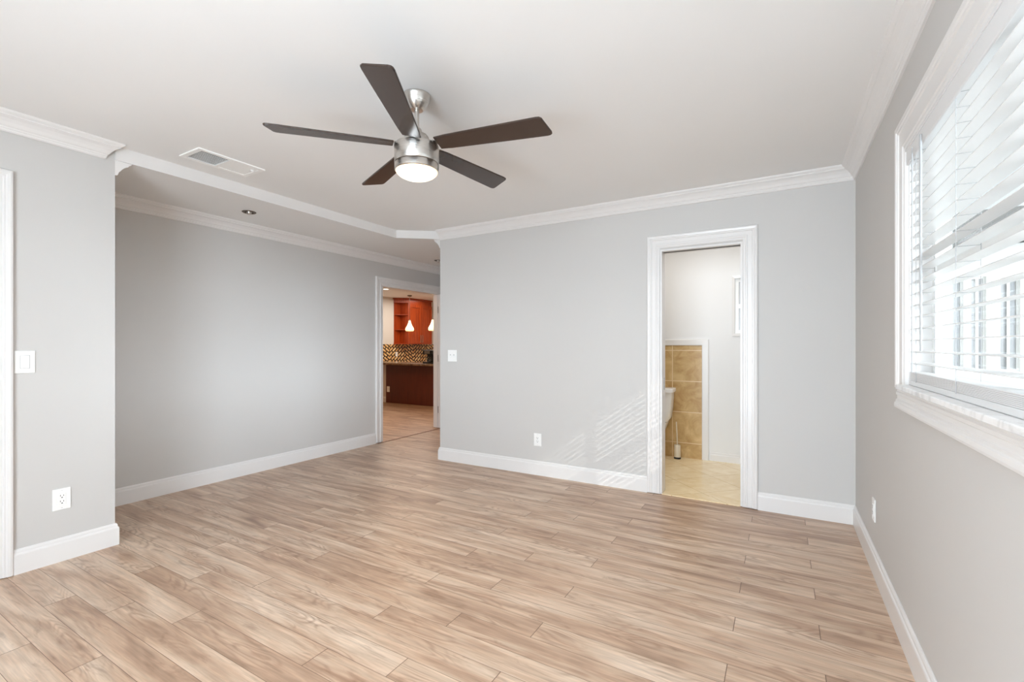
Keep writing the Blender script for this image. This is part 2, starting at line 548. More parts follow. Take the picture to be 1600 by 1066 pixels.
def wall_bm(axis, a, b, u0, u1, z0, z1, holes=()):
    """Wall slab between a and b on its thin axis, with rectangular holes (u0, u1, z0, z1) and no inner faces."""
    us = sorted({u0, u1, *[h[0] for h in holes], *[h[1] for h in holes]})
    zs = sorted({z0, z1, *[h[2] for h in holes], *[h[3] for h in holes]})
    us = [u for u in us if u0 <= u <= u1]; zs = [z for z in zs if z0 <= z <= z1]
    def solid(i, j):
        if i < 0 or j < 0 or i >= len(us) - 1 or j >= len(zs) - 1:
            return False
        cu, cz = (us[i] + us[i + 1]) / 2, (zs[j] + zs[j + 1]) / 2
        return not any(h[0] < cu < h[1] and h[2] < cz < h[3] for h in holes)
    bm = bmesh.new()
    cache = {}
    def V(t, u, z):
        key = (t, u, z)
        if key not in cache:
            cache[key] = bm.verts.new((t, u, z) if axis == 'x' else (u, t, z))
        return cache[key]
    for i in range(len(us) - 1):
        for j in range(len(zs) - 1):
            if not solid(i, j):
                continue
            p, q, r, s = us[i], us[i + 1], zs[j], zs[j + 1]
            for t in (a, b):
                bm.faces.new((V(t, p, r), V(t, q, r), V(t, q, s), V(t, p, s)))
            for (ii, jj, e) in ((i - 1, j, ((p, r), (p, s))), (i + 1, j, ((q, r), (q, s))), (i, j - 1, ((p, r), (q, r))), (i, j + 1, ((p, s), (q, s)))):
                if not solid(ii, jj):
                    (e0u, e0z), (e1u, e1z) = e
                    bm.faces.new((V(a, e0u, e0z), V(a, e1u, e1z), V(b, e1u, e1z), V(b, e0u, e0z)))
    bmesh.ops.recalc_face_normals(bm, faces=bm.faces[:])
    return bm

# ------------------------------------------------------------------ dimensions of the place
XR, YB = 0.435, 3.90           # right wall and back wall faces
XB, YC = -3.53, 1.23           # closet bump-out face and its far corner
XL, YH = -4.37, 5.50           # alcove left wall, hall end wall
XE = -3.16                     # left end of the back wall
YF = -1.40                     # rear wall behind the camera
H, HA, HK = 2.44, 2.36, 2.50   # ceilings: bedroom, alcove, kitchen
YT = 5.31                      # bathroom far wall
XK = -9.0                      # kitchen left wall

# bathroom door opening, kitchen door opening, windows
BD = (-0.862, -0.256, 2.005)
KD = (4.24, 5.40, 1.985)
WN = (0.62, 2.38, 1.06, 2.00)

# ------------------------------------------------------------------ shell
S('floor', prism_bm([(XL - 0.12, YF - 0.12), (XR + 0.12, YF - 0.12), (XR + 0.12, YB + 0.12), (XE + 0.12, YB + 0.12), (XE + 0.12, YH + 0.1), (XL - 0.12, YH + 0.1)], -0.10, 0.0), 'floor')
S('floor_kitchen', box_bm(XK - 0.12, 3.4, -0.10, XL - 0.12, 11.62, 0.0), 'floor')
S('floor_bathroom', box_bm(XE + 0.12, YB + 0.12, -0.10, XR + 0.12, YT + 0.12, 0.0), 'tile_floor')
S('ceiling', prism_bm([(XL - 0.12, YF - 0.12), (XR + 0.12, YF - 0.12), (XR + 0.12, YB + 0.12), (XE, YB + 0.12), (XE, YH + 0.1), (XL - 0.12, YH + 0.1)], H, H + 0.1), 'ceiling')
S('ceiling_alcove', prism_bm([(XL, YC), (XB, YC), (XB, 3.62), (XE, YB), (XE, YH), (XL, YH)], HA, H), 'ceiling')
S('ceiling_bathroom', box_bm(XE, YB + 0.12, H, XR + 0.12, YT + 0.12, H + 0.1), 'ceiling')
S('ceiling_kitchen', box_bm(XK - 0.12, 3.4, HK, XL - 0.12, 11.62, HK + 0.1), 'ceiling')

S('wall_back', wall_bm('y', YB, YB + 0.12, XE, XR, 0, H, [(BD[0], BD[1], 0, BD[2])]), 'wall')
S('wall_right', wall_bm('x', XR, XR + 0.12, YF - 0.12, YT + 0.12, 0, H, [WN]), 'wall')
S('wall_closet', wall_bm('x', XB - 0.10, XB, YF, YC, 0, H, [(-0.10, 0.70, 0, 2.05)]), 'wall')
S('wall_closet_end', box_bm(XL, YC - 0.10, 0, XB - 0.10, YC, HA), 'wall')
S('wall_left', wall_bm('x', XL - 0.12, XL, YC - 0.10, YH, 0, H, [(KD[0], KD[1], 0, KD[2])]), 'wall')
S('wall_hall', wall_bm('x', XE, XE + 0.12, YB + 0.12, YH, 0, H), 'wall')
S('wall_hall_end', box_bm(XL - 0.12, YH, 0, XE + 0.12, YH + 0.10, H), 'wall')
S('wall_rear', wall_bm('y', YF - 0.12, YF, XL, XR, 0, H, [(-1.60, 0.25, 0.02, 2.15)]), 'wall')
S('wall_closet_rear', box_bm(XL - 0.12, YF, 0, XL, YC - 0.10, H), 'wall')
S('wall_bathroom', wall_bm('y', YT, YT + 0.12, XE + 0.12, XR, 0, H, [(-0.42, 0.14, 1.345, 1.915)]), 'white_wall')
S('wall_kitchen_left', box_bm(XK - 0.12, 3.4, 0, XK, 11.62, HK), 'kitchen_wall')
S('wall_kitchen_back', box_bm(XK, 11.5, 0, XL - 0.12, 11.62, HK), 'kitchen_wall')
S('wall_kitchen_front', box_bm(XK, 3.4, 0, XL - 0.12, 3.52, HK), 'kitchen_wall')
S('wall_kitchen_right', box_bm(XL - 0.24, YH + 0.10, 0, XL - 0.12, 11.5, HK), 'kitchen_wall')
S('wall_kitchen_knee', box_bm(-8.2, 7.25, 0, -7.335, 7.37, 0.815), 'kitchen_wall')

# ------------------------------------------------------------------ mouldings
def crown(h, k=1.0):
    pts = [(0, -0.095), (0.010, -0.095), (0.015, -0.089), (0.015, -0.083), (0.019, -0.078), (0.019, -0.072), (0.026, -0.066),
           (0.036, -0.050), (0.050, -0.036), (0.064, -0.028), (0.069, -0.026), (0.069, -0.020), (0.075, -0.016), (0.082, -0.010), (0.085, -0.004), (0.085, 0), (0, 0)]
    return [(a * k, h + b * k) for a, b in pts]
xyz = lambda u, v, d: (u, v, d)
S('trim_1', sweep_bm([(XB, YC - 0.062), (XB, YF), (XR, YF), (XR, YB), (XE + 0.005, YB)], crown(H), xyz, skew0=-1.0, skew1=0.0), 'trim')
S('trim_2', sweep_bm([(XE, YB + 0.004), (XE, YH), (XL, YH), (XL, YC), (XB, YC)], crown(HA), xyz), 'trim')
S('trim_3', sweep_bm([(XE - 0.004, YB - 0.003), (XB, 3.62), (XB, YC)], [(0, HA - 0.004), (0.012, HA - 0.004), (0.012, H), (0, H)], xyz), 'trim')

def base_prof(h=0.132, t=0.016):
    return [(0, 0), (t, 0), (t, h - 0.030), (t - 0.002, h - 0.024), (t - 0.006, h - 0.020), (t - 0.006, h - 0.010), (t - 0.010, h - 0.002), (t - 0.012, h), (0, h)]
S('baseboard_back', sweep_bm([(-0.966, YB), (XE, YB), (XE, YH)], base_prof(), xyz), 'trim')
S('baseboard_right', sweep_bm([(XR, YF), (XR, YB), (-0.154, YB)], base_prof(), xyz), 'trim')
S('baseboard_left', sweep_bm([(XL, 4.123), (XL, YC), (XB, YC), (XB, 0.793)], base_prof(), xyz), 'trim')
S('baseboard_bathroom', sweep_bm([(XR, YT), (-0.654, YT)], base_prof(0.09, 0.014), xyz), 'trim')
S('baseboard_kitchen', sweep_bm([(-7.337, 7.25), (-8.2, 7.25)], base_prof(0.12, 0.014), xyz), 'trim')

def casing_prof(w=0.10, s=1.0):
    # (offset across the board from its inner edge outwards, depth off the wall)
    return [(0, 0), (0, 0.010), (0.006, 0.013), (0.016, 0.013), (0.020, 0.017), (0.030, 0.017), (0.034, 0.013), (w - 0.040, 0.013),
            (w - 0.036, 0.018), (w - 0.028, 0.018), (w - 0.024, 0.022), (w - 0.012, 0.024), (w - 0.004, 0.022), (w, 0.016), (w, 0)]
# bathroom door: path runs so that its left side is the board (outwards)
mb = lambda u, v, d: (u, YB - d, v)
S('trim_4', sweep_bm([(BD[0] - 0.002, 0.006), (BD[0] - 0.002, BD[2] + 0.012), (BD[1] + 0.002, BD[2] + 0.012), (BD[1] + 0.002, 0.006)], casing_prof(0.102), mb), 'trim')
ml = lambda u, v, d: (XL + d, u, v)
S('trim_5', sweep_bm([(KD[1] - 0.002, 0.006), (KD[1] - 0.002, KD[2]), (KD[0] - 0.012, KD[2]), (KD[0] - 0.012, 0.006)][::-1], casing_prof(0.10), ml), 'trim')
mc = lambda u, v, d: (XB + d, u, v)
S('trim_6', sweep_bm([(-0.10, 0.004), (-0.10, 2.05), (0.70, 2.05), (0.70, 0.004)], casing_prof(0.093), mc), 'trim')
mw = lambda u, v, d: (XR - d, u, v)
S('trim_7', sweep_bm([(WN[0], WN[2] - 0.015), (WN[0], WN[3]), (WN[1], WN[3]), (WN[1], WN[2] - 0.015)], casing_prof(0.132), mw), 'trim')
S('trim_8', sweep_bm([(WN[1] + 0.132, 1.045), (WN[0] - 0.132, 1.045)], casing_prof(0.088), mw), 'trim')

# door jamb linings
def lining(name, axis, t0, t1, u0, u1, z1, th=0.014):
    bm = bmesh.new()
    if axis == 'y':
        add_box(bm, u0, t0, 0.004, u0 + th, t1, z1); add_box(bm, u1 - th, t0, 0.004, u1, t1, z1); add_box(bm, u0 + th, t0, z1 - th, u1 - th, t1, z1)
    else:
        add_box(bm, t0, u0, 0.004, t1, u0 + th, z1); add_box(bm, t0, u1 - th, 0.004, t1, u1, z1); add_box(bm, t0, u0 + th, z1 - th, t1, u1 - th, z1)
    return S(name, bm, 'trim')
bj = lining('trim_9', 'y', YB - 0.001, YB + 0.121, BD[0], BD[1], BD[2])
obj('latch_plate', box_bm(BD[0] + 0.0135, YB + 0.062, 0.85, BD[0] + 0.017, YB + 0.088, 0.95, 0.001), 'steel', bj)
# pocket slot seen along the head of the bathroom door
obj('pocket_slot', box_bm(BD[0] + 0.016, YB + 0.045, BD[2] - 0.0155, BD[1] - 0.016, YB + 0.085, BD[2] - 0.0135), 'slot', bj)
kj = lining('trim_10', 'x', XL - 0.121, XL + 0.001, KD[0], KD[1], KD[2])
obj('door_stop', box_bm(XL - 0.075, KD[1] - 0.026, 0.004, XL - 0.040, KD[1] - 0.014, KD[2] - 0.014), 'trim', kj)
S('trim_11', box_bm(XL + 0.020, KD[0] - 0.10, 0.0, XL + 0.045, KD[1], 0.004, 0.0015), 'dark_strip')
S('trim_12', box_bm(BD[0] + 0.014, YB - 0.004, 0.0, BD[1] - 0.014, YB + 0.125, 0.006, 0.002), 'tile_floor')

# kitchen door leaf, swung open into the hall behind the back wall
d1 = S('door_1', box_bm(XL + 0.012, KD[1] - 0.060, 0.012, XL + 0.912, KD[1] - 0.024, KD[2] - 0.016, 0.002), 'trim')
for z in (0.27, 1.03, 1.75):
    bm = bmesh.new()
    add_box(bm, XL - 0.036, KD[1] - 0.0165, z - 0.05, XL + 0.001, KD[1] - 0.0135, z + 0.05)
    add_lathe(bm, [(0.007, -0.052), (0.007, 0.052)], 12, (XL + 0.006, KD[1] - 0.020, z))
    obj('hinge', bm, 'steel', d1)
# closet door leaf (closed)
d2 = S('door_2', box_bm(XB - 0.055, -0.098, 0.01, XB - 0.02, 0.698, 2.048, 0.002), 'trim')

# ------------------------------------------------------------------ bedroom window
wx0, wx1 = XR + 0.070, XR + 0.118
w1 = thing('window_1', '', '')
del w1['label']; del w1['category']
w1['kind'] = 'structure'
bm = bmesh.new()
y0, y1, z0, z1 = WN
add_box(bm, wx0, y0, z0, wx1, y0 + 0.05, z1); add_box(bm, wx0, y1 - 0.05, z0, wx1, y1, z1)
add_box(bm, wx0, y0 + 0.05, z0, wx1, y1 - 0.05, z0 + 0.05); add_box(bm, wx0, y0 + 0.05, z1 - 0.05, wx1, y1 - 0.05, z1)
add_box(bm, wx0 + 0.004, y0 + 0.05, 1.50, wx1 - 0.004, y1 - 0.05, 1.545)
ym = (y0 + y1) / 2
add_box(bm, wx0, ym - 0.03, z0 + 0.05, wx1, ym + 0.03, 1.50)
add_box(bm, wx0, ym - 0.03, 1.545, wx1, ym + 0.03, z1 - 0.05)
obj('window_frame', bm, 'plastic', w1)
obj('window_pane', box_bm(wx0 + 0.022, y0 + 0.05, z0 + 0.05, wx0 + 0.026, y1 - 0.05, z1 - 0.05), 'glass', w1)
obj('window_sill', box_bm(XR - 0.040, WN[0] - 0.132, WN[2] - 0.015, wx0, WN[1] + 0.002, WN[2] + 0.004, 0.003), 'marble', w1)
obj('window_reveal', (lambda b: (add_box(b, XR + 0.001, y1 - 0.006, z0 + 0.005, wx0, y1, z1), add_box(b, XR + 0.001, y0, z0 + 0.005, wx0, y0 + 0.006, z1), add_box(b, XR + 0.001, y0 + 0.006, z1 - 0.006, wx0, y1 - 0.006, z1), b)[-1])(bmesh.new()), 'trim', w1)

# the blind
bl = thing('window_blind', 'white horizontal slatted blind hanging in the window of the right wall', 'blind', (XR + 0.026, (y0 + y1) / 2, WN[2]))
bw = (y1 - y0) / 2 - 0.012
zb = WN[2]
PITCH, SD = 0.0445, 0.050
def slat_bm(z, tilt=0.0, stack=False):
    bm = bmesh.new()
    n = 6
    h = 0.0016 if stack else 0.0010
    rings = []
    for s in (-bw, bw):
        top, bot = [], []
        for i in range(n + 1):
            u = -1 + 2 * i / n
            zz = 0.0012 * (1 - u * u)
            xx = u * SD / 2
            top.append((xx, s, z + zz + h + xx * tilt)); bot.append((xx, s, z + zz - h + xx * tilt))
        rings.append(top + bot[::-1])
    add_loft(bm, rings)
    bmesh.ops.recalc_face_normals(bm, faces=bm.faces[:])
    return bm
n_sl = 19
zs0 = 0.092
slz = [zs0 + PITCH * i for i in range(n_sl)]
for z in slz:
    obj('slat', slat_bm(z, 0.06), 'slat', bl, True)
for i in range(8):
    obj('slat', slat_bm(0.0275 + 0.0040 * i, 0.0, True), 'slat', bl, True)
obj('bottom_rail', box_bm(-0.026, -bw, 0.0045, 0.026, bw, 0.025, 0.004), 'slat', bl)
obj('headrail', box_bm(-0.018, -bw, WN[3] - zb - 0.045, 0.030, bw, WN[3] - zb - 0.008, 0.002), 'plastic', bl)
va = obj('valance', box_bm(-0.034, -bw - 0.006, WN[3] - zb - 0.068, -0.026, bw + 0.006, WN[3] - zb - 0.002, 0.002), 'slat', bl)
obj('valance_bead', box_bm(-0.038, -bw - 0.006, WN[3] - zb - 0.012, -0.034, bw + 0.006, WN[3] - zb - 0.002, 0.001), 'slat', va)
yc = (y0 + y1) / 2
zt = WN[3] - zb - 0.045
for yy in (0.78, 1.30, 1.80, 2.26):
    bm = bmesh.new()
    for xx in (-0.0265, 0.0265):
        add_tube(bm, [(xx, yy - yc, 0.02), (xx, yy - yc, zt)], 0.0010, 6)
    for z in slz:
        add_tube(bm, [(-0.0265, yy - yc, z - 0.003), (0.0265, yy - yc, z - 0.003)], 0.0008, 5)
    obj('ladder_cord', bm, 'cord', bl)
obj('lift_cord', tube_bm([(-0.042, 2.235 - yc, zt), (-0.043, 2.235 - yc, 0.06)], 0.0022, 8), 'cord', bl)
obj('tilt_wand', tube_bm([(-0.043, 2.11 - yc, zt), (-0.044, 2.10 - yc, 0.14)], 0.0040, 8), 'cord', bl)

# ------------------------------------------------------------------ bathroom window (far wall of the bathroom)
w2 = thing('window_2', '', '')
del w2['label']; del w2['category']
w2['kind'] = 'structure'
bx0, bx1, bz0, bz1 = -0.42, 0.14, 1.345, 1.915
obj('window_casing', sweep_bm([(bx0, bz0), (bx0, bz1), (bx1, bz1), (bx1, bz0)], [(0, 0), (0, 0.010), (0.026, 0.014), (0.026, 0)], lambda u, v, d: (u, YT - d, v), closed=True), 'trim', w2)
bm = bmesh.new()
add_box(bm, bx0, YT + 0.03, bz0, bx0 + 0.035, YT + 0.075, bz1); add_box(bm, bx1 - 0.035, YT + 0.03, bz0, bx1, YT + 0.075, bz1)
add_box(bm, bx0 + 0.035, YT + 0.03, bz0, bx1 - 0.035, YT + 0.075, bz0 + 0.035); add_box(bm, bx0 + 0.035, YT + 0.03, bz1 - 0.035, bx1 - 0.035, YT + 0.075, bz1)
add_box(bm, bx0 + 0.035, YT + 0.025, 1.605, bx1 - 0.035, YT + 0.07, 1.65)
obj('window_frame', bm, 'plastic', w2)
obj('window_pane', box_bm(bx0 + 0.035, YT + 0.05, bz0 + 0.035, bx1 - 0.035, YT + 0.054, bz1 - 0.035), 'frosted', w2)

# assumed patio door glazing behind the camera, unseen, added to let daylight in
w3 = thing('window_unseen', '', '')
del w3['label']; del w3['category']
w3['kind'] = 'structure'
bm = bmesh.new()
for (a, b) in ((-1.60, -1.52), (-0.72, -0.63), (0.17, 0.25)):
    add_box(bm, a, YF - 0.09, 0.02, b, YF - 0.03, 2.15)
for (a, b) in ((-1.52, -0.72), (-0.63, 0.17)):
    add_box(bm, a, YF - 0.09, 0.02, b, YF - 0.03, 0.10); add_box(bm, a, YF - 0.09, 2.07, b, YF - 0.03, 2.15)
obj('window_frame', bm, 'plastic', w3)
obj('window_pane', box_bm(-1.52, YF - 0.062, 0.10, 0.17, YF - 0.058, 2.07), 'glass', w3)

# ------------------------------------------------------------------ ceiling fan
FX, FY = -1.54, 1.722
fan = thing('ceiling_fan', 'five-blade ceiling fan with brushed nickel motor and lit round lamp', 'fan', (FX, FY, H))
obj('canopy', lathe_bm([(0.0, 0.0), (0.066, 0.0), (0.067, -0.006), (0.064, -0.012), (0.060, -0.030), (0.050, -0.050), (0.036, -0.066), (0.030, -0.072), (0.0, -0.072)], 48, cap=False), 'nickel', fan, True)
obj('downrod', lathe_bm([(0.011, -0.068), (0.011, -0.19)], 20), 'nickel', fan, True)
obj('coupling', lathe_bm([(0.0, -0.160), (0.018, -0.160), (0.022, -0.166), (0.026, -0.190), (0.052, -0.196), (0.058, -0.204), (0.060, -0.246), (0.0, -0.246)], 40, cap=False), 'nickel', fan, True)
obj('motor_housing', lathe_bm([(0.0, -0.241), (0.098, -0.241), (0.106, -0.246), (0.108, -0.252), (0.1075, -0.330), (0.104, -0.3345), (0.0, -0.3345)], 64, cap=False), 'nickel', fan, True)
obj('light_ring', lathe_bm([(0.090, -0.336), (0.104, -0.336), (0.1065, -0.340), (0.106, -0.368), (0.102, -0.371), (0.090, -0.371)], 64, cap=False), 'nickel', fan, True)
obj('ring_groove', lathe_bm([(0.101, -0.3330), (0.1048, -0.3335), (0.1048, -0.3368), (0.101, -0.3375)], 64, cap=False), 'bronze', fan, True)
obj('lamp_lens', lathe_bm([(0.100, -0.366), (0.101, -0.372), (0.097, -0.380), (0.086, -0.390), (0.066, -0.400), (0.040, -0.406), (0.016, -0.408), (0.0, -0.408)], 64, cap=False), 'lens', fan, True)
def blade_bm():
    # outline: narrow root, slightly wider tip with clipped rounded corners
    r0, r1 = 0.112, 0.662
    out = [(r0, -0.044), (r0 + 0.06, -0.050), (r1 - 0.20, -0.0605), (r1 - 0.045, -0.0655), (r1 - 0.028, -0.0635), (r1 - 0.018, -0.054),
           (r1 + 0.004, 0.044), (r1 + 0.003, 0.056), (r1 - 0.006, 0.0635), (r1 - 0.02, 0.0655), (r1 - 0.20, 0.0605), (r0 + 0.06, 0.050), (r0, 0.044)]
    bm = loft_bm([[(x, y, -0.0045) for x, y in out], [(x, y, 0.0045) for x, y in out]])
    eds = [e for e in bm.edges if abs(e.verts[0].co.z - e.verts[1].co.z) < 1e-6]
    bmesh.ops.bevel(bm, geom=eds, offset=0.002, segments=2, affect='EDGES')
    return bm
A0 = 11.5
for q in range(5):
    a = R(A0 + 72 * q)
    ar = obj('blade', blade_bm(), 'blade', fan)
    ar.location = (0, 0, -0.236)
    ar.rotation_mode = 'XYZ'
    ar.matrix_local = Matrix.Translation((0, 0, -0.246)) @ Matrix.Rotation(a, 4, 'Z') @ Matrix.Rotation(R(-11), 4, 'X')
    br = obj('blade_arm', box_bm(0.050, -0.018, 0.0046, 0.175, 0.018, 0.0095, 0.002), 'nickel', ar)

# ------------------------------------------------------------------ air vent and recessed lights
vt = thing('air_vent', 'white ceiling air vent, louvres open at one half, beside the fan', 'vent', (-3.216, 1.705, H))
bm = bmesh.new()
hx, hy = 0.120, 0.212
fr = 0.028
add_box(bm, -hx, -hy, -0.008, -hx + fr, hy, 0.0); add_box(bm, hx - fr, -hy, -0.008, hx, hy, 0.0)
add_box(bm, -hx + fr, -hy, -0.008, hx - fr, -hy + fr, 0.0); add_box(bm, -hx + fr, hy - fr, -0.008, hx - fr, hy, 0.0)
add_box(bm, -hx + fr, -0.012, -0.008, hx - fr, 0.010, 0.0)
obj('vent_frame', bm, 'plastic', vt)
obj('duct', box_bm(-hx + fr, -hy + fr, -0.0012, hx - fr, -0.012, -0.0002), 'vent_dark', vt)
bm = bmesh.new()
for i in range(13):
    x = -hx + fr + 0.006 + i * 0.0128
    add_box(bm, x, -hy + fr, -0.0042, x + 0.0022, -0.012, -0.0022)
obj('louvre', bm, 'plastic', vt)
obj('damper_panel', box_bm(-hx + fr, 0.010, -0.0055, hx - fr, hy - fr, -0.0005), 'plastic', vt)
obj('damper_lever', box_bm(0.045, 0.150, -0.016, 0.052, 0.172, -0.0055, 0.001), 'plastic', vt)

def recessed(loc, label, lit=False, r=0.055):
    t = thing('recessed_light', label, 'light', loc, 0, 'recessed lights')
    tm = 'plastic' if lit else 'bronze'
    obj('trim_ring', lathe_bm([(r * 0.62, 0.0), (r, 0.0), (r, -0.003), (r * 0.92, -0.006), (r * 0.70, -0.005), (r * 0.62, -0.001)], 40, cap=False), tm, t, True)
    if lit:
        obj('lens', lathe_bm([(0, -0.0045), (r * 0.66, -0.0035), (r * 0.66, -0.001)], 32, cap=False), 'downlight', t, True)
    else:
        obj('baffle', lathe_bm([(0, -0.0012), (r * 0.64, -0.0012), (r * 0.64, -0.0004)], 32, cap=False), 'slot', t, True)
        obj('bulb', lathe_bm([(0.0, -0.022), (0.013, -0.022), (0.020, -0.012), (0.022, -0.0014)], 24, cap=False), 'nickel', t, True)
    return t
recessed((-3.93, 2.29, HA), 'small bronze recessed light alone on the alcove ceiling near the air vent')
recessed((-3.975, 4.868, HA), 'bronze recessed light half hidden by the back wall corner above the kitchen door')
recessed((-7.774, 7.66, HK), 'lit white recessed light at the left in the kitchen ceiling', True, 0.085)
recessed((-7.42, 8.15, HK), 'lit recessed light in the kitchen ceiling partly cut by the door head', True, 0.085)

# ------------------------------------------------------------------ switches and outlets (local: x right, z up, -y out of the wall)
def outlet(loc, rz, label, slim=False):
    t = thing('power_outlet', label, 'outlet', loc, rz, 'wall outlets')
    obj('cover_plate', box_bm(-0.039, -0.006, -0.060, 0.039, 0.0, 0.060, 0.0025), 'plastic', t)
    rc = obj('receptacle', box_bm(-0.017, -0.0085, -0.034, 0.017, -0.0055, 0.034, 0.001), 'plastic', t)
    bm = bmesh.new()
    for zc in (-0.016, 0.016):
        add_box(bm, -0.008, -0.0090, zc + 0.001, -0.0055, -0.0084, zc + 0.009)
        add_box(bm, 0.0055, -0.0090, zc + 0.001, 0.008, -0.0084, zc + 0.008)
        add_box(bm, -0.003, -0.0090, zc - 0.009, 0.003, -0.0084, zc - 0.004)
    obj('socket_slot', bm, 'slot', rc)
    for zc in (-0.049, 0.049):
        obj('screw', box_bm(-0.003, -0.0066, zc - 0.0007, 0.003, -0.0059, zc + 0.0007), 'cord', t)
    return t
outlet((-1.988, YB, 0.331), 0, 'white power outlet low on the back wall left of the bathroom door')
outlet((XB, 0.986, 0.350), R(90), 'white power outlet low on the closet wall under the light switch')
outlet((XR, 3.160, 0.330), R(-90), 'white power outlet low on the right wall below the window, seen edge-on')
outlet((-7.263, 7.228, 0.288), 0, 'small white outlet on the dark red kitchen counter panel')
outlet((XK + 0.012, 9.243, 0.985), R(90), 'small cream outlet on the mosaic backsplash')

def switch(loc, rz, label, w, kinds):
    t = thing('light_switch', label, 'switch', loc, rz, 'light switches')
    obj('cover_plate', box_bm(-w / 2, -0.006, -0.060, w / 2, 0.0, 0.060, 0.0025), 'plastic', t)
    for xo, kd in kinds:
        if kd == 'rocker':
            obj('rocker_gap_shade', box_bm(xo - 0.0185, -0.0068, -0.0355, xo + 0.0185, -0.0056, 0.0355), 'cord', t)  # grey sheet paints the shaded gap around the rocker
            obj('rocker', box_bm(xo - 0.017, -0.0100, -0.034, xo + 0.017, -0.0055, 0.034, 0.002), 'plastic', t)
        else:
            p = obj('toggle', box_bm(xo - 0.005, -0.016, -0.012, xo + 0.005, -0.0055, 0.004, 0.002), 'plastic', t)
            obj('toggle_slot', box_bm(xo - 0.006, -0.0066, -0.013, xo + 0.006, -0.0058, 0.013), 'cord', p)
    return t
switch((-2.995, YB, 1.112), 0, 'white double toggle switch plate near the left end of the back wall', 0.115, ((-0.023, 'toggle'), (0.023, 'toggle')))
switch((XB, 0.838, 1.131), R(90), 'white rocker light switch beside the white closet door casing', 0.080, ((0.0, 'rocker'),))

# ------------------------------------------------------------------ bathroom
S('trim_13', wall_bm('y', YT - 0.010, YT, -1.70, -0.736, 0, 1.22), 'tile_wall')
S('trim_14', sweep_bm([(-0.736, 0.0), (-0.736, 1.22), (-1.70, 1.22)][::-1], [(0, 0), (0, 0.018), (0.006, 0.022), (0.060, 0.022), (0.068, 0.016), (0.068, 0)], lambda u, v, d: (u, YT - d, v)), 'trim')

to = thing('toilet', 'white toilet by the tiled bathroom wall, tank corner showing past the door jamb', 'toilet', (-1.225, YT - 0.012, 0))
def rr(cx, cy, z, hx, hy, r=0.03, n=5):
    out = []
    for (sx, sy, a0) in ((1, 1, 0), (-1, 1, 90), (-1, -1, 180), (1, -1, 270)):
        for i in range(n + 1):
            a = R(a0 + 90 * i / n)
            out.append((cx + sx * (hx - r) + r * math.cos(a), cy + sy * (hy - r) + r * math.sin(a), z))
    return out
obj('tank', loft_bm([rr(0, -0.115, 0.395, 0.155, 0.075), rr(0, -0.115, 0.405, 0.172, 0.082), rr(0, -0.113, 0.44, 0.188, 0.088), rr(0, -0.110, 0.55, 0.204, 0.092), rr(0, -0.108, 0.715, 0.213, 0.095)]), 'ceramic', to, True)
obj('tank_lid', loft_bm([rr(0, -0.112, 0.716, 0.222, 0.106), rr(0, -0.112, 0.720, 0.228, 0.110), rr(0, -0.112, 0.748, 0.230, 0.111), rr(0, -0.112, 0.758, 0.226, 0.107), rr(0, -0.112, 0.762, 0.205, 0.090)]), 'ceramic', to, True)
lv = obj('flush_lever', tube_bm([(-0.15, -0.205, 0.66), (-0.15, -0.222, 0.66), (-0.09, -0.226, 0.652)], 0.007, 10), 'nickel', to, True)
def egg(z, s, cy, back=0.0):
    pts = []
    for i in range(36):
        a = 2 * PI * i / 36
        y = math.sin(a)
        ly = 0.24 if y > 0 else 0.30
        pts.append((math.cos(a) * 0.188 * s * (1.0 if y > 0 else (1 - 0.10 * (-y) ** 2)), cy + y * ly * s, z))
    return pts
obj('bowl', loft_bm([egg(0.0, 0.60, -0.37), egg(0.02, 0.60, -0.37), egg(0.08, 0.54, -0.37), egg(0.18, 0.58, -0.38), egg(0.28, 0.80, -0.41), egg(0.35, 0.96, -0.435), egg(0.385, 1.0, -0.44), egg(0.393, 0.97, -0.44)]), 'ceramic', to, True)
obj('pedestal_back', loft_bm([rr(0, -0.13, 0.0, 0.10, 0.10), rr(0, -0.13, 0.25, 0.10, 0.10), rr(0, -0.125, 0.36, 0.15, 0.10), rr(0, -0.12, 0.395, 0.16, 0.10)]), 'ceramic', to, True)
obj('seat_lid', loft_bm([egg(0.394, 0.99, -0.44), egg(0.398, 1.02, -0.44), egg(0.420, 1.02, -0.44), egg(0.428, 0.96, -0.44), egg(0.431, 0.7, -0.44)]), 'plastic', to, True)

tb = thing('toilet_brush', 'toilet brush in a cream holder on the bathroom floor beside the toilet', 'brush', (-0.972, 5.215, 0.0))
obj('base', lathe_bm([(0.0, 0.0), (0.036, 0.0), (0.037, 0.010), (0.034, 0.018), (0.0, 0.018)], 28, cap=False), 'black', tb, True)
M['cream'] = paint('cream_plastic', (222, 212, 192), 0.35, 0.01, 10)
obj('holder', lathe_bm([(0.0, 0.018), (0.033, 0.018), (0.034, 0.03), (0.032, 0.145), (0.028, 0.152), (0.026, 0.150), (0.026, 0.12), (0.0, 0.12)], 28, cap=False), 'cream', tb, True)
obj('handle', tube_bm([(0, 0, 0.12), (-0.004, 0, 0.26), (-0.010, 0, 0.365), (-0.011, 0, 0.395)], 0.0065, 12), 'cream', tb, True)

